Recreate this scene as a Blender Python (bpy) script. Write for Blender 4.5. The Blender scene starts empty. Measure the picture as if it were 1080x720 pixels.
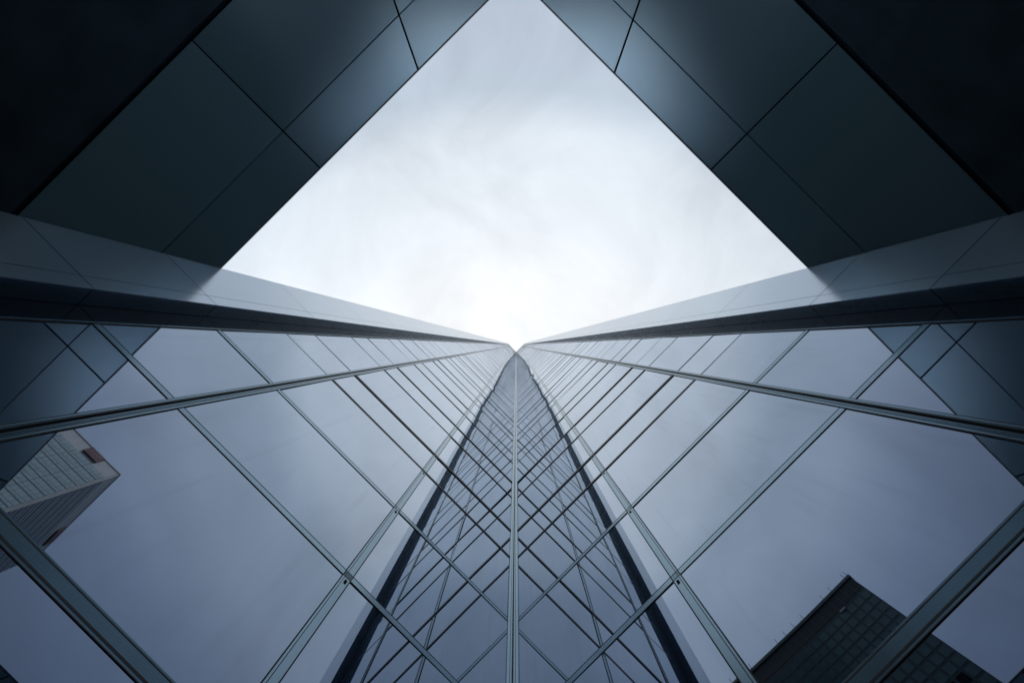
import bpy, bmesh, math, random
from mathutils import Vector
random.seed(7)
S = bpy.context.scene
COL = S.collection

# ------------------------------------------------------------------ measures
CAM_Z = 1.6
F = 510.0                     # focal length in photo pixels
CC = 4.46                     # plan distance camera -> inner corner
UN = F*CC/1000.0              # vertical unit of the floor list (about 2.27 m)
CX = -0.0112*CC
R2 = math.sqrt(2)
TOP = CAM_Z + 143*UN

# ------------------------------------------------------------------ materials
def newmat(name):
    m = bpy.data.materials.new(name); m.use_nodes = True
    nt = m.node_tree
    for n in list(nt.nodes):
        if n.type not in ('OUTPUT_MATERIAL', 'BSDF_PRINCIPLED'): nt.nodes.remove(n)
    return m, nt, nt.nodes['Principled BSDF'], nt.nodes['Material Output']

def noise(nt, scale, detail=3, mapscale=None, coord='Object'):
    tc = nt.nodes.new('ShaderNodeTexCoord')
    mp = nt.nodes.new('ShaderNodeMapping')
    if mapscale: mp.inputs['Scale'].default_value = mapscale
    nz = nt.nodes.new('ShaderNodeTexNoise')
    nz.inputs['Scale'].default_value = scale; nz.inputs['Detail'].default_value = detail
    nt.links.new(tc.outputs[coord], mp.inputs[0]); nt.links.new(mp.outputs[0], nz.inputs['Vector'])
    return nz

def simple(name, col, rough=0.5, metal=0.0, var=0.15, scale=1.5, mapscale=None, rvar=0.06, bump=0.0, spec=0.5):
    m, nt, b, o = newmat(name)
    nz = noise(nt, scale, 4, mapscale)
    r = nt.nodes.new('ShaderNodeValToRGB')
    r.color_ramp.elements[0].position = .3; r.color_ramp.elements[1].position = .7
    r.color_ramp.elements[0].color = (*[c*(1-var) for c in col], 1)
    r.color_ramp.elements[1].color = (*[min(1, c*(1+var)) for c in col], 1)
    nt.links.new(nz.outputs['Fac'], r.inputs[0]); nt.links.new(r.outputs[0], b.inputs['Base Color'])
    mr = nt.nodes.new('ShaderNodeMapRange')
    mr.inputs['To Min'].default_value = max(0.01, rough-rvar); mr.inputs['To Max'].default_value = rough+rvar
    nt.links.new(nz.outputs['Fac'], mr.inputs[0]); nt.links.new(mr.outputs[0], b.inputs['Roughness'])
    b.inputs['Metallic'].default_value = metal
    b.inputs['Specular IOR Level'].default_value = spec
    if bump:
        bp = nt.nodes.new('ShaderNodeBump'); bp.inputs['Strength'].default_value = bump; bp.inputs['Distance'].default_value = .01
        nt.links.new(nz.outputs['Fac'], bp.inputs['Height']); nt.links.new(bp.outputs[0], b.inputs['Normal'])
    return m

def glass(name, r0, power=3.3, diffuse=(.004, .006, .008), wave=0.0):
    """coated facade glass: dark behind, mirror strength grows towards grazing"""
    m, nt, b, o = newmat(name)
    nt.nodes.remove(b)
    lw = nt.nodes.new('ShaderNodeLayerWeight'); lw.inputs['Blend'].default_value = 0.5
    pw = nt.nodes.new('ShaderNodeMath'); pw.operation = 'POWER'; pw.inputs[1].default_value = power
    nt.links.new(lw.outputs['Facing'], pw.inputs[0])
    mx = nt.nodes.new('ShaderNodeMix'); mx.data_type = 'RGBA'
    mx.inputs[6].default_value = (*r0, 1); mx.inputs[7].default_value = (.64, .70, .77, 1)
    nt.links.new(pw.outputs[0], mx.inputs[0])
    g = nt.nodes.new('ShaderNodeBsdfGlossy'); g.inputs['Roughness'].default_value = 0.012
    # thin film of grime: a slight unevenness of the mirror
    nz = noise(nt, 1.1, 5, (1, 1, .35))
    gr = nt.nodes.new('ShaderNodeMapRange'); gr.inputs['To Min'].default_value = .9; gr.inputs['To Max'].default_value = 1.06
    nt.links.new(nz.outputs['Fac'], gr.inputs[0])
    ns = noise(nt, 9, 4, (1, 1, .05))
    g2 = nt.nodes.new('ShaderNodeMapRange'); g2.inputs['From Min'].default_value = .55; g2.inputs['From Max'].default_value = .8
    g2.inputs['To Min'].default_value = 1.0; g2.inputs['To Max'].default_value = .92
    nt.links.new(ns.outputs['Fac'], g2.inputs[0])
    gm = nt.nodes.new('ShaderNodeMath'); gm.operation = 'MULTIPLY'
    nt.links.new(gr.outputs[0], gm.inputs[0]); nt.links.new(g2.outputs[0], gm.inputs[1])
    ml = nt.nodes.new('ShaderNodeMix'); ml.data_type = 'RGBA'; ml.blend_type = 'MULTIPLY'; ml.inputs[0].default_value = 1
    nt.links.new(mx.outputs[2], ml.inputs[6]); nt.links.new(gm.outputs[0], ml.inputs[7])
    nt.links.new(ml.outputs[2], g.inputs['Color'])
    d = nt.nodes.new('ShaderNodeBsdfDiffuse'); d.inputs['Color'].default_value = (*diffuse, 1)
    ad = nt.nodes.new('ShaderNodeAddShader')
    nt.links.new(g.outputs[0], ad.inputs[0]); nt.links.new(d.outputs[0], ad.inputs[1])
    nt.links.new(ad.outputs[0], o.inputs['Surface'])
    if wave:
        n2 = noise(nt, .55, 0, (1, 1, .5))
        bp = nt.nodes.new('ShaderNodeBump'); bp.inputs['Strength'].default_value = 1; bp.inputs['Distance'].default_value = wave
        nt.links.new(n2.outputs['Fac'], bp.inputs['Height'])
        for n in (g, d): nt.links.new(bp.outputs[0], n.inputs['Normal'])
    return m

M = {}
M['glass'] = glass('vision_glass', (.065, .105, .18), power=1.0, wave=.009)
M['spandrel'] = glass('spandrel_glass', (.09, .12, .175), power=1.0, diffuse=(.012, .012, .013), wave=.009)
M['alu'] = simple('brushed_aluminium', (.26, .36, .42), .22, .85, .10, 3, (1, 1, .1))
M['alu_dark'] = simple('dark_anodised_aluminium', (.035, .05, .06), .35, .5, .2, 3)
M['bronze'] = simple('blue_black_transom', (.010, .020, .027), .45, .2, .2, 3)
M['gasket'] = simple('black_gasket', (.006, .010, .013), .6, 0, .2, 5)
M['pier'] = simple('satin_metal_cladding', (.57, .63, .68), .22, .92, .05, .7, (1, 1, .25), rvar=.03)
M['jamb'] = simple('polished_dark_jamb', (.03, .045, .06), .12, .85, .1, .8, rvar=.03)
M['alu_teal'] = simple('teal_grey_aluminium', (.085, .14, .175), .25, .85, .10, 3, (1, 1, .1))
M['return'] = simple('dark_metal_return', (.12, .165, .20), .28, .7, .1, .8)
def satin(name, gloss, diff, rough):
    m, nt, b, o = newmat(name)
    nt.nodes.remove(b)
    oi = nt.nodes.new('ShaderNodeObjectInfo')            # panel to panel tone
    t = nt.nodes.new('ShaderNodeMapRange'); t.inputs['To Min'].default_value = .88; t.inputs['To Max'].default_value = 1.1
    nt.links.new(oi.outputs['Random'], t.inputs[0])
    out = []
    for kind, c in (('ShaderNodeBsdfGlossy', gloss), ('ShaderNodeBsdfDiffuse', diff)):
        n = nt.nodes.new(kind)
        mx = nt.nodes.new('ShaderNodeMix'); mx.data_type = 'RGBA'; mx.blend_type = 'MULTIPLY'; mx.inputs[0].default_value = 1
        mx.inputs[6].default_value = (*c, 1); nt.links.new(t.outputs[0], mx.inputs[7]); nt.links.new(mx.outputs[2], n.inputs['Color'])
        out.append(n)
    out[0].distribution = 'BECKMANN'; out[0].inputs['Roughness'].default_value = rough
    ad = nt.nodes.new('ShaderNodeAddShader')
    nt.links.new(out[0].outputs[0], ad.inputs[0]); nt.links.new(out[1].outputs[0], ad.inputs[1]); nt.links.new(ad.outputs[0], o.inputs['Surface'])
    return m
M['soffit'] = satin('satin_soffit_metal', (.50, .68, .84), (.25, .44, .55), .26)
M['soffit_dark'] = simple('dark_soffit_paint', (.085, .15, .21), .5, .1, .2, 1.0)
M['void'] = simple('dark_void', (.004, .006, .008), .8, 0, .2, 1.0, spec=.1)
M['core'] = simple('core_dark', (.03, .04, .05), .5, .2, .2, .4)
M['cream'] = simple('cream_stone', (.52, .525, .52), .6, 0, .08, .3)
M['teal_glass'] = simple('teal_window_band', (.42, .52, .53), .25, .1, .12, .5)
M['tdark'] = simple('shaded_side_and_ledge_stone', (.22, .27, .30), .55, 0, .1, .3)  # thin ledges; on the side wall, shade of the unlit face as colour
M['tdark_glass'] = simple('shaded_side_window', (.16, .21, .24), .25, .3, .15, .4)  # bands of the unlit face, its shade mixed into the window colour
M['sign'] = simple('brown_sign_board', (.13, .05, .055), .6, 0, .3, 1.2)
M['sign_mark'] = simple('sign_strokes', (.30, .16, .15), .6, 0, .2, 2)
M['bt_frame'] = simple('black_tower_frame', (.012, .040, .046), .5, .1, .15, .3)
M['bt_glass'] = simple('black_tower_window', (.034, .088, .098), .3, .2, .25, .35)
M['bt_trim'] = simple('green_black_roof_trim', (.04, .075, .075), .4, .3, .1, 1)
M['louvre'] = simple('black_louvre', (.007, .015, .019), .6, 0, .2, 2)
M['white'] = simple('pale_plate', (.38, .42, .43), .5, 0, .05, 1)
M['bounce_sheet'] = simple('pale_bounce_sheet', (.80, .81, .82), .6, 0, .08, .6)  # for the added ground sheet that brightens the soffits
# paving
m, nt, b, o = newmat('granite_paving')
tc = nt.nodes.new('ShaderNodeTexCoord'); br = nt.nodes.new('ShaderNodeTexBrick')
br.inputs['Color1'].default_value = (.016, .018, .021, 1); br.inputs['Color2'].default_value = (.012, .014, .017, 1)
br.inputs['Mortar'].default_value = (.008, .008, .008, 1); br.inputs['Scale'].default_value = 1
br.inputs['Mortar Size'].default_value = .006; br.inputs['Brick Width'].default_value = 1.2; br.inputs['Row Height'].default_value = .6
nt.links.new(tc.outputs['Object'], br.inputs['Vector']); nt.links.new(br.outputs['Color'], b.inputs['Base Color'])
b.inputs['Roughness'].default_value = .75; b.inputs['Specular IOR Level'].default_value = .12
M['paving'] = m

# ------------------------------------------------------------------ mesh builder
class MB:
    def __init__(s): s.v = []; s.f = []; s.mi = []; s.mats = []
    def mat(s, m):
        if m not in s.mats: s.mats.append(m)
        return s.mats.index(m)
    def prism(s, pts, z0, z1, m, top=None):
        """closed prism over a plan outline; TOP is another outline for the upper end"""
        k = s.mat(m); n = len(pts); b0 = len(s.v); top = top or pts
        s.v += [(x, y, z0) for x, y in pts] + [(x, y, z1) for x, y in top]
        s.f.append(list(range(b0, b0+n))[::-1]); s.mi.append(k)
        s.f.append(list(range(b0+n, b0+2*n))); s.mi.append(k)
        for i in range(n):
            j = (i+1) % n
            s.f.append([b0+i, b0+j, b0+n+j, b0+n+i]); s.mi.append(k)
    def hexa(s, p, m):
        """eight corners: four of one end, four of the other"""
        k = s.mat(m); b0 = len(s.v); s.v += [tuple(q) for q in p]
        for f in ((3, 2, 1, 0), (4, 5, 6, 7), (0, 1, 5, 4), (1, 2, 6, 5), (2, 3, 7, 6), (3, 0, 4, 7)):
            s.f.append([b0+i for i in f]); s.mi.append(k)
    def build(s, name, parent=None, bevel=0, origin=None):
        me = bpy.data.meshes.new(name)
        o0 = Vector(origin) if origin is not None else Vector((0, 0, 0))
        me.from_pydata([tuple(Vector(q)-o0) for q in s.v], [], s.f)
        for m in s.mats: me.materials.append(M[m])
        for p, k in zip(me.polygons, s.mi): p.material_index = k
        bm = bmesh.new(); bm.from_mesh(me); bmesh.ops.recalc_face_normals(bm, faces=bm.faces)
        bm.to_mesh(me); bm.free()
        o = bpy.data.objects.new(name, me); COL.objects.link(o)
        o.location = o0
        if parent is not None:
            o.parent = parent
            o.location = o0 - world_loc(parent)
        if bevel:
            md = o.modifiers.new('bevel', 'BEVEL'); md.width = bevel; md.segments = 2; md.limit_method = 'ANGLE'
        return o

def world_loc(o):
    l = Vector((0, 0, 0))
    while o is not None: l += o.location; o = o.parent
    return l

def empty(name, loc, label, cat, group=None):
    o = bpy.data.objects.new(name, None); COL.objects.link(o); o.location = loc
    o['label'] = label; o['category'] = cat
    if group: o['group'] = group
    return o

def P(sd, u, v):
    """wall coordinates -> plan: u metres from the inner corner along the wall, v metres out of the glass; sd -1 left, +1 right"""
    return (CX + sd*(u - v)/R2, CC - (u + v)/R2)

def wbox(mb, sd, u0, u1, v0, v1, z0, z1, m):
    mb.prism([P(sd, u0, v0), P(sd, u1, v0), P(sd, u1, v1), P(sd, u0, v1)], z0, z1, m)

# ------------------------------------------------------------------ glass tower
uB, uA, uG = .4155*R2*CC, .852*R2*CC, 1.0535*R2*CC
uE = 1.1018*R2*CC-.004
PV, PU0, PU1 = .0418*R2*CC, 1.1018*R2*CC, 1.302*R2*CC
lev = [-.62, .38, 1.379, 2.404, 3.39, 4.39, 5.018, 6.116, 6.78, 7.886, 8.547]
thick = [0, 0, 0, 0, 0, 0, 1, 0, 1, 0, 1]
h = 8.547
while h + 1.765 < 142.5:
    lev += [h+1.765-.645, h+1.765]; thick += [0, 1]; h += 1.765
LZ = [CAM_Z + x*UN for x in lev]

tower = empty('glass_tower', (CX, CC, 0), 'tall mirror glass tower with a sharp inner corner between two pale metal piers', 'tower')
mb = MB()
back = [P(-1, PU1-.02, -.06), (CX, CC+.09), P(1, PU1-.02, -.06), P(1, PU1-.02, -38), (CX, CC+62), P(-1, PU1-.02, -38)]
mb.prism(back, 0.0, TOP-.4, 'core')
mb.build('tower_body', tower)
# dark parapet capping
mb = MB()
for sd in (-1, 1): wbox(mb, sd, .02, PU1, -.3, .05, TOP-.35, TOP+.5, 'alu_dark')
mb.build('parapet', tower)

# corner post: chamfer between both walls
def corner_pt(off, d):
    # off metres to the right of the corner line, d metres in front of the corner
    return (CX+off, CC-d)
mb = MB()
W = .083
mb.prism([corner_pt(-W, W), corner_pt(-.012, W), corner_pt(-.012, W+.012), corner_pt(-W+.004, W+.012)], 0.02, TOP, 'alu')
mb.prism([corner_pt(.012, W), corner_pt(W, W), corner_pt(W-.004, W+.012), corner_pt(.012, W+.012)], 0.02, TOP, 'alu')
mb.prism([corner_pt(-.0118, W-.02), corner_pt(.0118, W-.02), corner_pt(.0118, W+.001), corner_pt(-.0118, W+.001)], 0.02, TOP, 'gasket')
mb.prism([corner_pt(-W-.004, W-.001), corner_pt(W+.004, W-.001), corner_pt(.0, -.02)], 0.02, TOP-.01, 'alu_dark')
for sg in (-1, 1):
    mb.prism([corner_pt(sg*(W*.45-.004), W+.010), corner_pt(sg*(W*.45+.004), W+.010), corner_pt(sg*(W*.45+.004), W+.0145), corner_pt(sg*(W*.45-.004), W+.0145)], 0.02, TOP, 'alu_dark')
for z in LZ[2:24]:
    for k in range(5):
        zz = z - .25 - .07*k
        mb.prism([corner_pt(-.008, W), corner_pt(.008, W), corner_pt(.008, W+.006), corner_pt(-.008, W+.006)], zz-.012, zz+.012, 'alu_dark' if k % 2 else 'gasket')
mb.build('corner_post', tower)

N_PANE_LEV = 17
N_TRANS = 25
for sd in (-1, 1):
    # ----- wall backing is the part, panes / transoms / mullions its sub-parts
    mb = MB(); wbox(mb, sd, .05, uE, -.055, -.035, 0.02, TOP-.36, 'void')
    wall = mb.build('curtain_wall', tower, origin=(*P(sd, uE/2, 0), 0))
    wall['label'] = ('mirror glass wall reflecting the dark gridded tower' if sd > 0 else 'mirror glass wall reflecting the pale tower with the brown sign')
    bays = [(.10, uB-.058), (uB+.058, uA-.072), (uA+.072, uG-.006)]
    stuff = MB()
    for i in range(len(LZ)-1):
        z0, z1 = LZ[i]+.03, LZ[i+1]-.03
        spand = (thick[i+1] == 1)
        for (u0, u1) in bays:
            uc, zc = (u0+u1)/2, (z0+z1)/2
            amp = .0006 if (i < 3 and u1 > uB) else .0030
            a, c = random.gauss(0, amp), random.gauss(0, amp*.8)
            def vv(u, z): return max(-.03, min(.012, a*(u-uc) + c*(z-zc)))
            t = .014
            pts = []
            for (u, z) in ((u0, z0), (u1, z0), (u1, z1), (u0, z1)):
                pts.append((*P(sd, u, vv(u, z)), z))
            for (u, z) in ((u0, z0), (u1, z0), (u1, z1), (u0, z1)):
                pts.append((*P(sd, u, vv(u, z)-t), z))
            mat = 'spandrel' if spand else 'glass'
            if i < N_PANE_LEV - 1:
                pm = MB(); pm.hexa(pts, mat); pm.build('window_pane', wall, origin=(*P(sd, uc, 0), zc))
            else:
                stuff.hexa(pts, mat)
    o = stuff.build('window_pane', wall, origin=(*P(sd, uE/2, 0), LZ[N_PANE_LEV-1])); o['kind'] = 'stuff'
    # ----- transoms
    tst = MB()
    for i, z in enumerate(LZ):
        tm = MB() if i < N_TRANS else tst
        pv = .018 if i < 10 else .012 if i < 20 else .008 if i < 45 else .005
        for (u0, u1, outer) in ((.085, uA-.06, False), (uA+.06, uG-.0045, True)):
            if i <= 4:
                hh = .058 if i <= 2 else .052
                bar = 'alu_teal' if i <= 2 else 'alu'
                wbox(tm, sd, u0, u1, -.02, .006, z-hh+.010, z+hh-.008, bar)
                wbox(tm, sd, u0, u1, -.02, .007, z+hh-.0078, z+hh+.004, 'gasket')        # upper seal
                g2 = .020 if i <= 2 else .010
                wbox(tm, sd, u0, u1, -.02, .007, z-hh-g2+.008, z-hh+.0098, 'gasket')     # lower shadow gap
                if i <= 2:
                    wbox(tm, sd, u0, u1, -.02, .006, z+hh+.0042, z+hh+.020, bar)
                    wbox(tm, sd, u0, u1, -.02, .006, z-hh-.030, z-hh-.0122, bar)
                    wbox(tm, sd, u0, u1, -.02, .007, z-hh-.038, z-hh-.0302, 'gasket')
            elif outer:
                wbox(tm, sd, u0, u1, -.02, .005, z-.022, z+.026, 'alu')
                wbox(tm, sd, u0, u1, -.02, .006, z-.034, z-.0222, 'alu_dark')
            elif thick[i]:
                wbox(tm, sd, u0, u1, -.02, pv, z-.052, z+.050, 'bronze')
                wbox(tm, sd, u0, u1, -.02, .004, z+.0502, z+.066, 'alu_teal')
            else:
                wbox(tm, sd, u0, u1, -.02, pv*.75, z-.038, z+.038, 'bronze')
                wbox(tm, sd, u0, u1, -.02, .003, z-.054, z-.0382, 'alu_teal')
        if i < N_TRANS: tm.build('transom', wall, origin=(*P(sd, uE/2, 0), z))
    o = tst.build('transom', wall, origin=(*P(sd, uE/2, 0), LZ[N_TRANS])); o['kind'] = 'stuff'
    # ----- mullion B: flush pair of bars behind the transoms
    mb = MB()
    wbox(mb, sd, uB-.062, uB-.050, -.03, .0092, .02, TOP-.37, 'gasket')
    wbox(mb, sd, uB-.0498, uB+.022, -.03, .0060, .02, TOP-.37, 'alu')
    wbox(mb, sd, uB+.0222, uB+.030, -.03, .0075, .02, TOP-.37, 'alu_dark')
    wbox(mb, sd, uB+.0302, uB+.050, -.03, .0060, .02, TOP-.37, 'alu')
    wbox(mb, sd, uB+.0502, uB+.062, -.03, .0092, .02, TOP-.37, 'gasket')
    for z in LZ[1:9]:
        wbox(mb, sd, uB-.030, uB+.004, -.02, .0072, z-.165, z-.085, 'void')
    mb.build('mullion', wall, origin=(*P(sd, uB, 0), 0))
    # ----- mullion A: split mullion with a black expansion gap
    mb = MB(); a0 = uA-.076
    for (x0, x1, v1, mm) in ((0, .010, .012, 'gasket'), (.0102, .026, .014, 'alu'), (.0262, .034, .0145, 'alu_dark'), (.0342, .060, .015, 'alu_teal'),
                             (.0602, .066, .018, 'alu'), (.0662, .102, .0175, 'void'), (.1022, .110, .016, 'alu_dark'), (.1102, .117, .015, 'alu_teal'),
                             (.1172, .125, .0145, 'alu_dark'), (.1252, .142, .014, 'alu'), (.1422, .152, .012, 'gasket')):
        wbox(mb, sd, a0+x0, a0+x1, -.03, v1, .02, TOP-.37, mm)
    mb.build('mullion', wall, origin=(*P(sd, uA, 0), 0))
    # ----- polished dark jamb between the glass and the pier
    mb = MB()
    jz = [.02] + [z for z in LZ[1:6]] + LZ[6::2] + [TOP-.37]
    for z0, z1 in zip(jz[:-1], jz[1:]):
        wbox(mb, sd, uG+.034, uE, -.03, .004, z0+.006, z1-.006, 'jamb')
    wbox(mb, sd, uG-.004, uG+.008, -.03, .010, .02, TOP-.37, 'gasket')
    wbox(mb, sd, uG+.0082, uG+.022, -.03, .016, .02, TOP-.37, 'alu')
    wbox(mb, sd, uG+.0222, uG+.0338, -.03, .002, .02, TOP-.37, 'gasket')
    mb.build('jamb', wall, origin=(*P(sd, uG, 0), 0))
    # ----- pier: dark backing as the part, cladding panels as sub-parts
    mb = MB()
    mb.prism([P(sd, PU0+.012, -.05), P(sd, PU0+.012, PV-.012), P(sd, PU1-.125, PV-.012), P(sd, PU1-.014, PV-.12), P(sd, PU1-.014, -.05)], .02, TOP, 'void')
    pier = mb.build('pier', tower, origin=(*P(sd, (PU0+PU1)/2, PV/2), 0))
    js = [-.70, .38, 1.379, 2.404, 3.39, 5.018]
    j = 6.78
    while j < 142: js.append(j); j += 1.765
    js.append(143.2)
    st = MB()
    for i in range(len(js)-1):
        z0, z1 = CAM_Z+js[i]*UN+.007, CAM_Z+js[i+1]*UN-.007
        pm = MB() if i < 45 else st
        g = .0035
        k0, k1, k2 = PU0+.215, PU1-.115, PU1
        # front, in three strips with fine joints, then the chamfer and the outer flank
        pm.prism([P(sd, PU0, PV-.011), P(sd, PU0, PV), P(sd, k0-g, PV), P(sd, k0-g, PV-.011)], z0, z1, 'pier')
        pm.prism([P(sd, k0+g, PV-.011), P(sd, k0+g, PV), P(sd, k1-g, PV), P(sd, k1-g, PV-.011)], z0, z1, 'pier')
        pm.prism([P(sd, k1+g, PV-.011), P(sd, k1+g, PV-.001), P(sd, k2, PV-.075), P(sd, k2, 0), P(sd, k2-.011, 0), P(sd, k2-.011, PV-.085)], z0, z1, 'pier')
        # dark return towards the glass
        wbox(pm, sd, PU0, PU0+.011, .010, PV-.0112, z0, z1, 'return')
        if i < 45: pm.build('cladding_panel', pier, origin=(*P(sd, (PU0+PU1)/2, PV), (z0+z1)/2))
    o = st.build('cladding_panel', pier, origin=(*P(sd, (PU0+PU1)/2, PV), CAM_Z+js[45]*UN)); o['kind'] = 'stuff'

# ------------------------------------------------------------------ overhanging canopies
HS = 4.10*UN
KS = HS/F
SZ = CAM_Z + HS
def Q(sd, q, s):
    """soffit coordinates in photo pixels at soffit height: q across the opening edge, s along it"""
    x = (q + s*R2)/2; y = (q - s*R2)/2
    return (-sd*x*KS if sd > 0 else x*KS, y*KS)
E = {-1: (-394.5, -471.5, -663.5), 1: (-391.0, -466.0, -657.0)}
def qs(x, y): return (x+y, (x-y)/R2)
for sd in (-1, 1):
    e0, e1, e2 = E[sd]
    lab = ('left dark metal canopy beside the wall that reflects the pale tower' if sd < 0 else
           'right dark metal canopy beside the wall that reflects the black tower')
    can = empty('canopy', (*Q(sd, e1, -50), SZ), lab, 'canopy', 'canopies over the court')
    # angled joint
    YC = 402.0
    jx0, jy0 = -103.7, e0+103.7
    dx, dy = -.33, -.944
    def on_joint(q):
        t = ((jx0+jy0) - q)/1.274
        return qs(jx0+dx*t, jy0+dy*t)[1]
    JXC = jx0 + dx*((jy0+YC)/.944)
    cols = [-900, -605, -310, -14.5]
    g = .8          # half joint in pixels of the plan
    rows = [(e0, e1), (e1, e2)]
    for (qa, qb) in rows:
        a, b_ = qa-(0 if qa == e0 else g), qb+g
        for i in range(len(cols)):
            s0 = cols[i]+g
            if i < len(cols)-1:
                s1a = s1b = cols[i+1]-g
            else:
                s1a, s1b = on_joint(a)-g*1.2, on_joint(b_)-g*1.2
            pm = MB()
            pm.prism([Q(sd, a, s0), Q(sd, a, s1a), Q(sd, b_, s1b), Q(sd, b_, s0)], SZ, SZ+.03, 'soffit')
            c = Q(sd, (a+b_)/2, (s0+s1a)/2)
            pm.build('soffit_panel', can, bevel=.004, origin=(*c, SZ))
        pm = MB()
        if qa == e0:
            outline = [Q(sd, a, on_joint(a)+g*1.2), Q(sd, a, -a/R2-.6), Q(sd, b_, -b_/R2-.6), Q(sd, b_, on_joint(b_)+g*1.2)]
        else:       # small corner piece beside the angled joint
            outline = [Q(sd, a, on_joint(a)+g*1.2), Q(sd, *qs(a+YC, -YC)), Q(sd, *qs(JXC+1.5, -YC))]
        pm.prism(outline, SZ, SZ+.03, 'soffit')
        c = Vector(outline[0])
        pm.build('soffit_panel', can, bevel=.004, origin=(c.x, c.y, SZ))
    # dark ceiling farther out, a little lower, behind a black shadow gap
    pm = MB()
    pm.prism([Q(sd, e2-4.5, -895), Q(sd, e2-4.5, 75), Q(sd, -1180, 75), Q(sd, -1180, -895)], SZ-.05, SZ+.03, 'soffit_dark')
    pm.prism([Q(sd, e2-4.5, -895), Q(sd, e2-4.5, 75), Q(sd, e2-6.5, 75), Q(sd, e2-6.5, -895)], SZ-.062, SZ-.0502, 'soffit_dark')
    pm.build('ceiling_slab', can, origin=(*Q(sd, -900, -200), SZ))
    # body of the canopy: knife edge at the opening, sloping back
    pm = MB()
    tail = [Q(sd, e1-1, -(e1-1)/R2-.5), Q(sd, *qs(e1-1+YC+2, -YC-2)), Q(sd, *qs(JXC-.5, -YC-2)), Q(sd, e2-7, on_joint(e2-7)), Q(sd, e2-7, 78),
            Q(sd, -1182, 78), Q(sd, -1182, -896)]
    low = [Q(sd, e0+.2, -896), Q(sd, e0+.2, -(e0+.2)/R2-.5)] + tail
    up = [Q(sd, e0-40, -896), Q(sd, e0-40, -(e0-40)/R2-.5)] + tail
    pm.prism(low, SZ+.034, SZ+.34, 'void', up)
    pm.build('canopy_body', can, origin=(*Q(sd, -700, -200), SZ))
    pm = MB()
    pm.prism([Q(sd, e0+1.2, -896), Q(sd, e0+1.2, -(e0+1.2)/R2-.7), Q(sd, e0+.3, -(e0+.3)/R2-.7), Q(sd, e0+.3, -896)], SZ-.004, SZ+.033, 'alu_dark')
    pm.build('edge_trim', can, origin=(*Q(sd, e0, -200), SZ))
    # wall carrying the outer end
    pm = MB()
    pm.prism([Q(sd, -1120, -895), Q(sd, -1120, 75), Q(sd, -1180, 75), Q(sd, -1180, -895)], 0.0, SZ-.052, 'core')
    pm.build('support_wall', can, origin=(*Q(sd, -1150, -200), 0))

# ------------------------------------------------------------------ pale tower (seen in the left wall)
HP = CAM_Z+150
K = Vector((136*150/F - CC + CX, -416.5*150/F + CC + CX))
dl, dd = Vector((-1, -1))/R2, Vector((1, -1))/R2      # along the light face, along the dark face
pale = empty('pale_tower', (K.x, K.y, 0), 'pale stone office tower with teal window bands and a brown sign on its parapet', 'tower')
def pk(a, b, out_l=0, out_d=0):
    """a along the light face, b along the dark face; out_* metres proud of that face"""
    p = K + dl*a + dd*b + Vector((-1, 1))/R2*out_l + Vector((1, 1))/R2*out_d
    return (p.x, p.y)
WL, WD = 46, 37
mb = MB(); mb.prism([pk(0, 0), pk(WL, 0), pk(WL, WD), pk(0, WD)], 0, HP, 'cream')
pb = mb.build('tower_wall', pale)
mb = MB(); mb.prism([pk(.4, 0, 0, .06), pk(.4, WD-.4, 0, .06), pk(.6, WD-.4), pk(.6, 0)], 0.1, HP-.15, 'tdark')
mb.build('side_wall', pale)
mb = MB(); mb.prism([pk(-.15, -.15), pk(WL, -.15), pk(WL, .5), pk(.5, .5), pk(.5, WD), pk(-.15, WD)], HP, HP+.35, 'cream')
mb.build('roof_edge', pale)
nfl = 46
for i in range(nfl):
    z1 = HP - 5.0 - 3.1*i; z0 = z1-2.75
    b = MB()
    b.prism([pk(1.0, 0, .05), pk(WL-2, 0, .05), pk(WL-2, .1), pk(1.0, .1)], z0, z1, 'teal_glass')
    b.prism([pk(1.0, 0, .13), pk(WL-2, 0, .13), pk(WL-2, .1), pk(1.0, .1)], z0-.26, z0-.02, 'tdark')
    b.prism([pk(1.0, 0, .08), pk(WL-2, 0, .08), pk(WL-2, .1), pk(1.0, .1)], z0+.95, z0+1.08, 'tdark')
    for k in range(29):
        a = 1.0 + k*1.5
        b.prism([pk(a-.07, 0, .16), pk(a+.07, 0, .16), pk(a+.07, .1), pk(a-.07, .1)], z0, z1, 'tdark' if k % 4 == 0 else 'teal_glass')
    b.build('window_band', pale, origin=(*pk(WL/2, 0), z0))
    b = MB()
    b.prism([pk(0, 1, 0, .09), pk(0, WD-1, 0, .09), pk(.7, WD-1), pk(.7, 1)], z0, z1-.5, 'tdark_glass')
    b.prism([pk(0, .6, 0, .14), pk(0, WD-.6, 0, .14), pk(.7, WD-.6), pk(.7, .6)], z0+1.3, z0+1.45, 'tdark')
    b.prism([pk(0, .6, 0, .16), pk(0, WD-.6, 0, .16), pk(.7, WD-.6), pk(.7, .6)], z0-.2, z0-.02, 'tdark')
    b.build('window_band', pale, origin=(*pk(0, WD/2), z0))
sg = MB(); sg.prism([pk(6.6, 0, .45), pk(12.2, 0, .45), pk(12.2, .02), pk(6.6, .02)], HP-3.6, HP-.15, 'sign')
sgn = sg.build('sign_board', pale, origin=(*pk(9.4, 0), HP-2))
s2 = MB()
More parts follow.
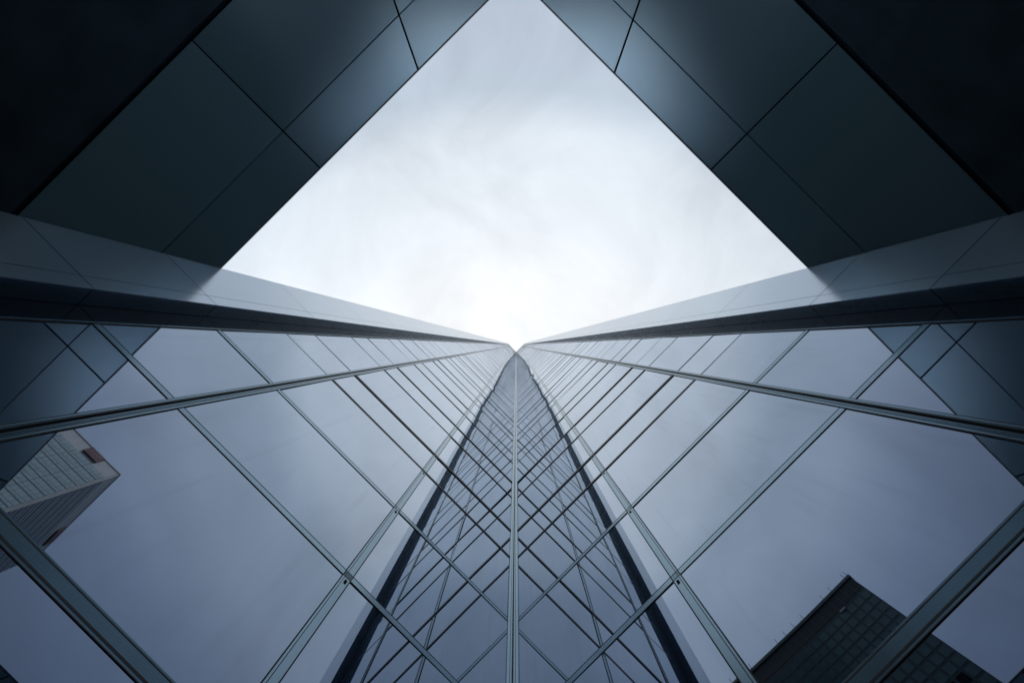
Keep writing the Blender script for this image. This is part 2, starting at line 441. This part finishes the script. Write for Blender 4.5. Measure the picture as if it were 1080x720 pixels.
for (a0, a1, z0, z1) in ((7.3, 7.9, -1.3, -.8), (7.3, 7.6, -2.2, -1.3), (8.4, 8.7, -2.4, -1.1), (8.7, 9.2, -1.9, -1.6), (9.6, 10.2, -2.6, -2.2), (9.6, 9.9, -2.1, -1.2), (10.7, 11.0, -2.7, -1.5)):
    s2.prism([pk(a0, 0, .5), pk(a1, 0, .5), pk(a1, 0, .4), pk(a0, 0, .4)], HP+z0, HP+z1, 'sign_mark')
s2.build('sign_lettering', sgn, origin=(*pk(9.4, 0), HP-2))
sg = MB(); sg.prism([pk(0, 23, 0, .5), pk(0, 29.4, 0, .5), pk(.7, 29.4), pk(.7, 23)], HP-3.6, HP-.5, 'sign')
sg.build('sign_board', pale, origin=(*pk(0, 26), HP-2))

# ------------------------------------------------------------------ black tower (seen in the right wall)
HB = CAM_Z+120
K2 = Vector((-242*120/F + CC + CX, -348.5*120/F + CC - CX))
fa, fb = Vector((-1, 1))/R2, Vector((-1, -1))/R2      # along the visible face, depth behind it
blk = empty('black_tower', (K2.x, K2.y, 0), 'black gridded office tower with a louvred crown and thin posts along its roof edge', 'tower')
def bk(a, d=0):
    p = K2 + fa*a + fb*d
    return (p.x, p.y)
WB = 48
mb = MB(); mb.prism([bk(0), bk(WB), bk(WB, 34), bk(0, 34)], 0, HB-.4, 'bt_frame'); mb.build('tower_wall', blk)
mb = MB()
mb.prism([bk(-.25, -.3), bk(WB+.25, -.3), bk(WB+.25, .6), bk(-.25, .6)], HB-.9, HB, 'bt_trim')
mb.prism([bk(-.28, .61), bk(.6, .61), bk(.6, 34), bk(-.28, 34)], HB-.9, HB, 'bt_trim')
mb.build('roof_edge', blk)
ncell = 21; cw = WB/ncell
mb = MB()
for k in range(ncell+3):
    w = WB/(ncell+3)
    mb.prism([bk(k*w+.16, -.06), bk((k+1)*w-.16, -.06), bk((k+1)*w-.16, .1), bk(k*w+.16, .1)], HB-5.2, HB-1.4, 'louvre')
mb.build('louvre_band', blk, origin=(*bk(WB/2), HB-3))
fl = 0; z = HB-6.4
while z > 6:
    b = MB()
    for k in range(ncell):
        a0, a1 = k*cw+.27, (k+1)*cw-.27
        dark = (10 <= fl <= 12 and 1 <= k <= 4)
        b.prism([bk(a0, -.05), bk(a1, -.05), bk(a1, .1), bk(a0, .1)], z-2.05, z, 'void' if dark else 'bt_glass')
    b.build('window_row', blk, origin=(*bk(WB/2), z))
    z -= 2.65; fl += 1
for a in (0.1, 1.0, 5.5, 8.3, 15, 18, 20.8, 23.5, 32.3, 38):
    mb = MB(); mb.prism([bk(a-.05, .0), bk(a+.05, .0), bk(a+.05, .1), bk(a-.05, .1)], HB-.01, HB+2.0, 'bt_trim')
    mb.build('roof_post', blk, origin=(*bk(a), HB))
mb = MB(); mb.prism([bk(6.6, -.3), bk(8.1, -.3), bk(8.1, -.05), bk(6.6, -.05)], HB-6.3, HB-5.7, 'white'); mb.build('wall_plate', blk, origin=(*bk(7), HB-6))

# ------------------------------------------------------------------ ground
mb = MB(); mb.prism([(-1500, -1500), (1500, -1500), (1500, 1500), (-1500, 1500)], -.3, 0, 'paving')
g = mb.build('plaza_ground'); g['kind'] = 'structure'
mb = MB(); mb.prism([(-4.5, -13.4), (4.5, -13.4), (8.5, -8.2), (-8.5, -8.2)], 0.001, .005, 'bounce_sheet')  # added pale sheet out of view, bounces daylight up onto the soffit panels
g = mb.build('soffit_bounce_sheet'); g['kind'] = 'structure'

# ------------------------------------------------------------------ camera
cd = bpy.data.cameras.new('camera'); co = bpy.data.objects.new('camera', cd); COL.objects.link(co)
co.location = (0, 0, CAM_Z); co.rotation_euler = (math.pi, 0, 0)     # straight up, picture-up towards -Y
cd.sensor_width = 36; cd.lens = F/1080*36; cd.clip_end = 5000; cd.clip_start = .05
cd.shift_x = -4.5/1080; cd.shift_y = 4.0/1080
S.camera = co

# ------------------------------------------------------------------ daylight: overcast
sun_dir = Vector((-1, 1, 3.7)).normalized()
sd_ = bpy.data.lights.new('sun', 'SUN'); so = bpy.data.objects.new('sun', sd_); COL.objects.link(so)
sd_.energy = 1.0; sd_.angle = math.radians(12); sd_.color = (1, .97, .93)
so.rotation_euler = (-sun_dir).to_track_quat('-Z', 'Y').to_euler(); so.location = (0, 0, 400)
w = bpy.data.worlds.new('World'); S.world = w; w.use_nodes = True
nt = w.node_tree; bg = nt.nodes['Background']
sky = nt.nodes.new('ShaderNodeTexSky'); sky.sky_type = 'NISHITA'; sky.sun_disc = False
sky.sun_elevation = math.asin(sun_dir.z); sky.sun_rotation = math.atan2(sun_dir.x, sun_dir.y)
tc = nt.nodes.new('ShaderNodeTexCoord')
sep = nt.nodes.new('ShaderNodeSeparateXYZ')
# overcast deck: brightest overhead (a little towards the sun), falling to the horizon
dot = nt.nodes.new('ShaderNodeVectorMath'); dot.operation = 'DOT_PRODUCT'
ax = Vector((0.0, 0.2, 1)).normalized(); dot.inputs[1].default_value = ax
nt.links.new(tc.outputs['Generated'], dot.inputs[0])
cl = nt.nodes.new('ShaderNodeMath'); cl.operation = 'MAXIMUM'; cl.inputs[1].default_value = 0
nt.links.new(dot.outputs['Value'], cl.inputs[0])
pw = nt.nodes.new('ShaderNodeMath'); pw.operation = 'POWER'; pw.inputs[1].default_value = 3.2
nt.links.new(cl.outputs[0], pw.inputs[0])
ramp = nt.nodes.new('ShaderNodeValToRGB')
cr = ramp.color_ramp
cr.elements[0].position = 0; cr.elements[0].color = (.20, .24, .30, 1)
cr.elements[1].position = .88; cr.elements[1].color = (.975, .995, 1.015, 1)
for p, c in ((.04, (.20, .25, .33)), (.2, (.36, .43, .55)), (.31, (.56, .64, .75)), (.44, (.59, .68, .78)), (.52, (.77, .84, .91)), (.7, (.865, .92, .975))):
    e = cr.elements.new(p); e.color = (*c, 1)
nt.links.new(pw.outputs[0], ramp.inputs[0])
# clouds
nz = nt.nodes.new('ShaderNodeTexNoise'); nz.inputs['Scale'].default_value = 3.4; nz.inputs['Detail'].default_value = 8; nz.inputs['Distortion'].default_value = .5; nz.inputs['Roughness'].default_value = .55
nt.links.new(tc.outputs['Generated'], nz.inputs['Vector'])
mr = nt.nodes.new('ShaderNodeMapRange'); mr.inputs['From Min'].default_value = .3; mr.inputs['From Max'].default_value = .7
mr.inputs['To Min'].default_value = .83; mr.inputs['To Max'].default_value = 1.12
nt.links.new(nz.outputs['Fac'], mr.inputs[0])
mul = nt.nodes.new('ShaderNodeMix'); mul.data_type = 'RGBA'; mul.blend_type = 'MULTIPLY'; mul.inputs[0].default_value = 1
nt.links.new(ramp.outputs[0], mul.inputs[6]); nt.links.new(mr.outputs[0], mul.inputs[7])
sc = nt.nodes.new('ShaderNodeMix'); sc.data_type = 'RGBA'; sc.blend_type = 'MULTIPLY'; sc.inputs[0].default_value = 1
sc.inputs[7].default_value = (3.5, 3.5, 3.5, 1)
nt.links.new(mul.outputs[2], sc.inputs[6])
mixs = nt.nodes.new('ShaderNodeMix'); mixs.data_type = 'RGBA'; mixs.inputs[0].default_value = .97
nt.links.new(sky.outputs[0], mixs.inputs[6]); nt.links.new(sc.outputs[2], mixs.inputs[7])
nt.links.new(mixs.outputs[2], bg.inputs['Color'])
bg.inputs['Strength'].default_value = 0.10

vs = S.view_settings
vs.view_transform = 'Standard'; vs.look = 'None'; vs.gamma = 1; vs.exposure = 1.5
S.cycles.max_bounces = 14; S.cycles.glossy_bounces = 12; S.cycles.diffuse_bounces = 4
S.cycles.use_denoising = True
S.cycles.filter_width = 1.6
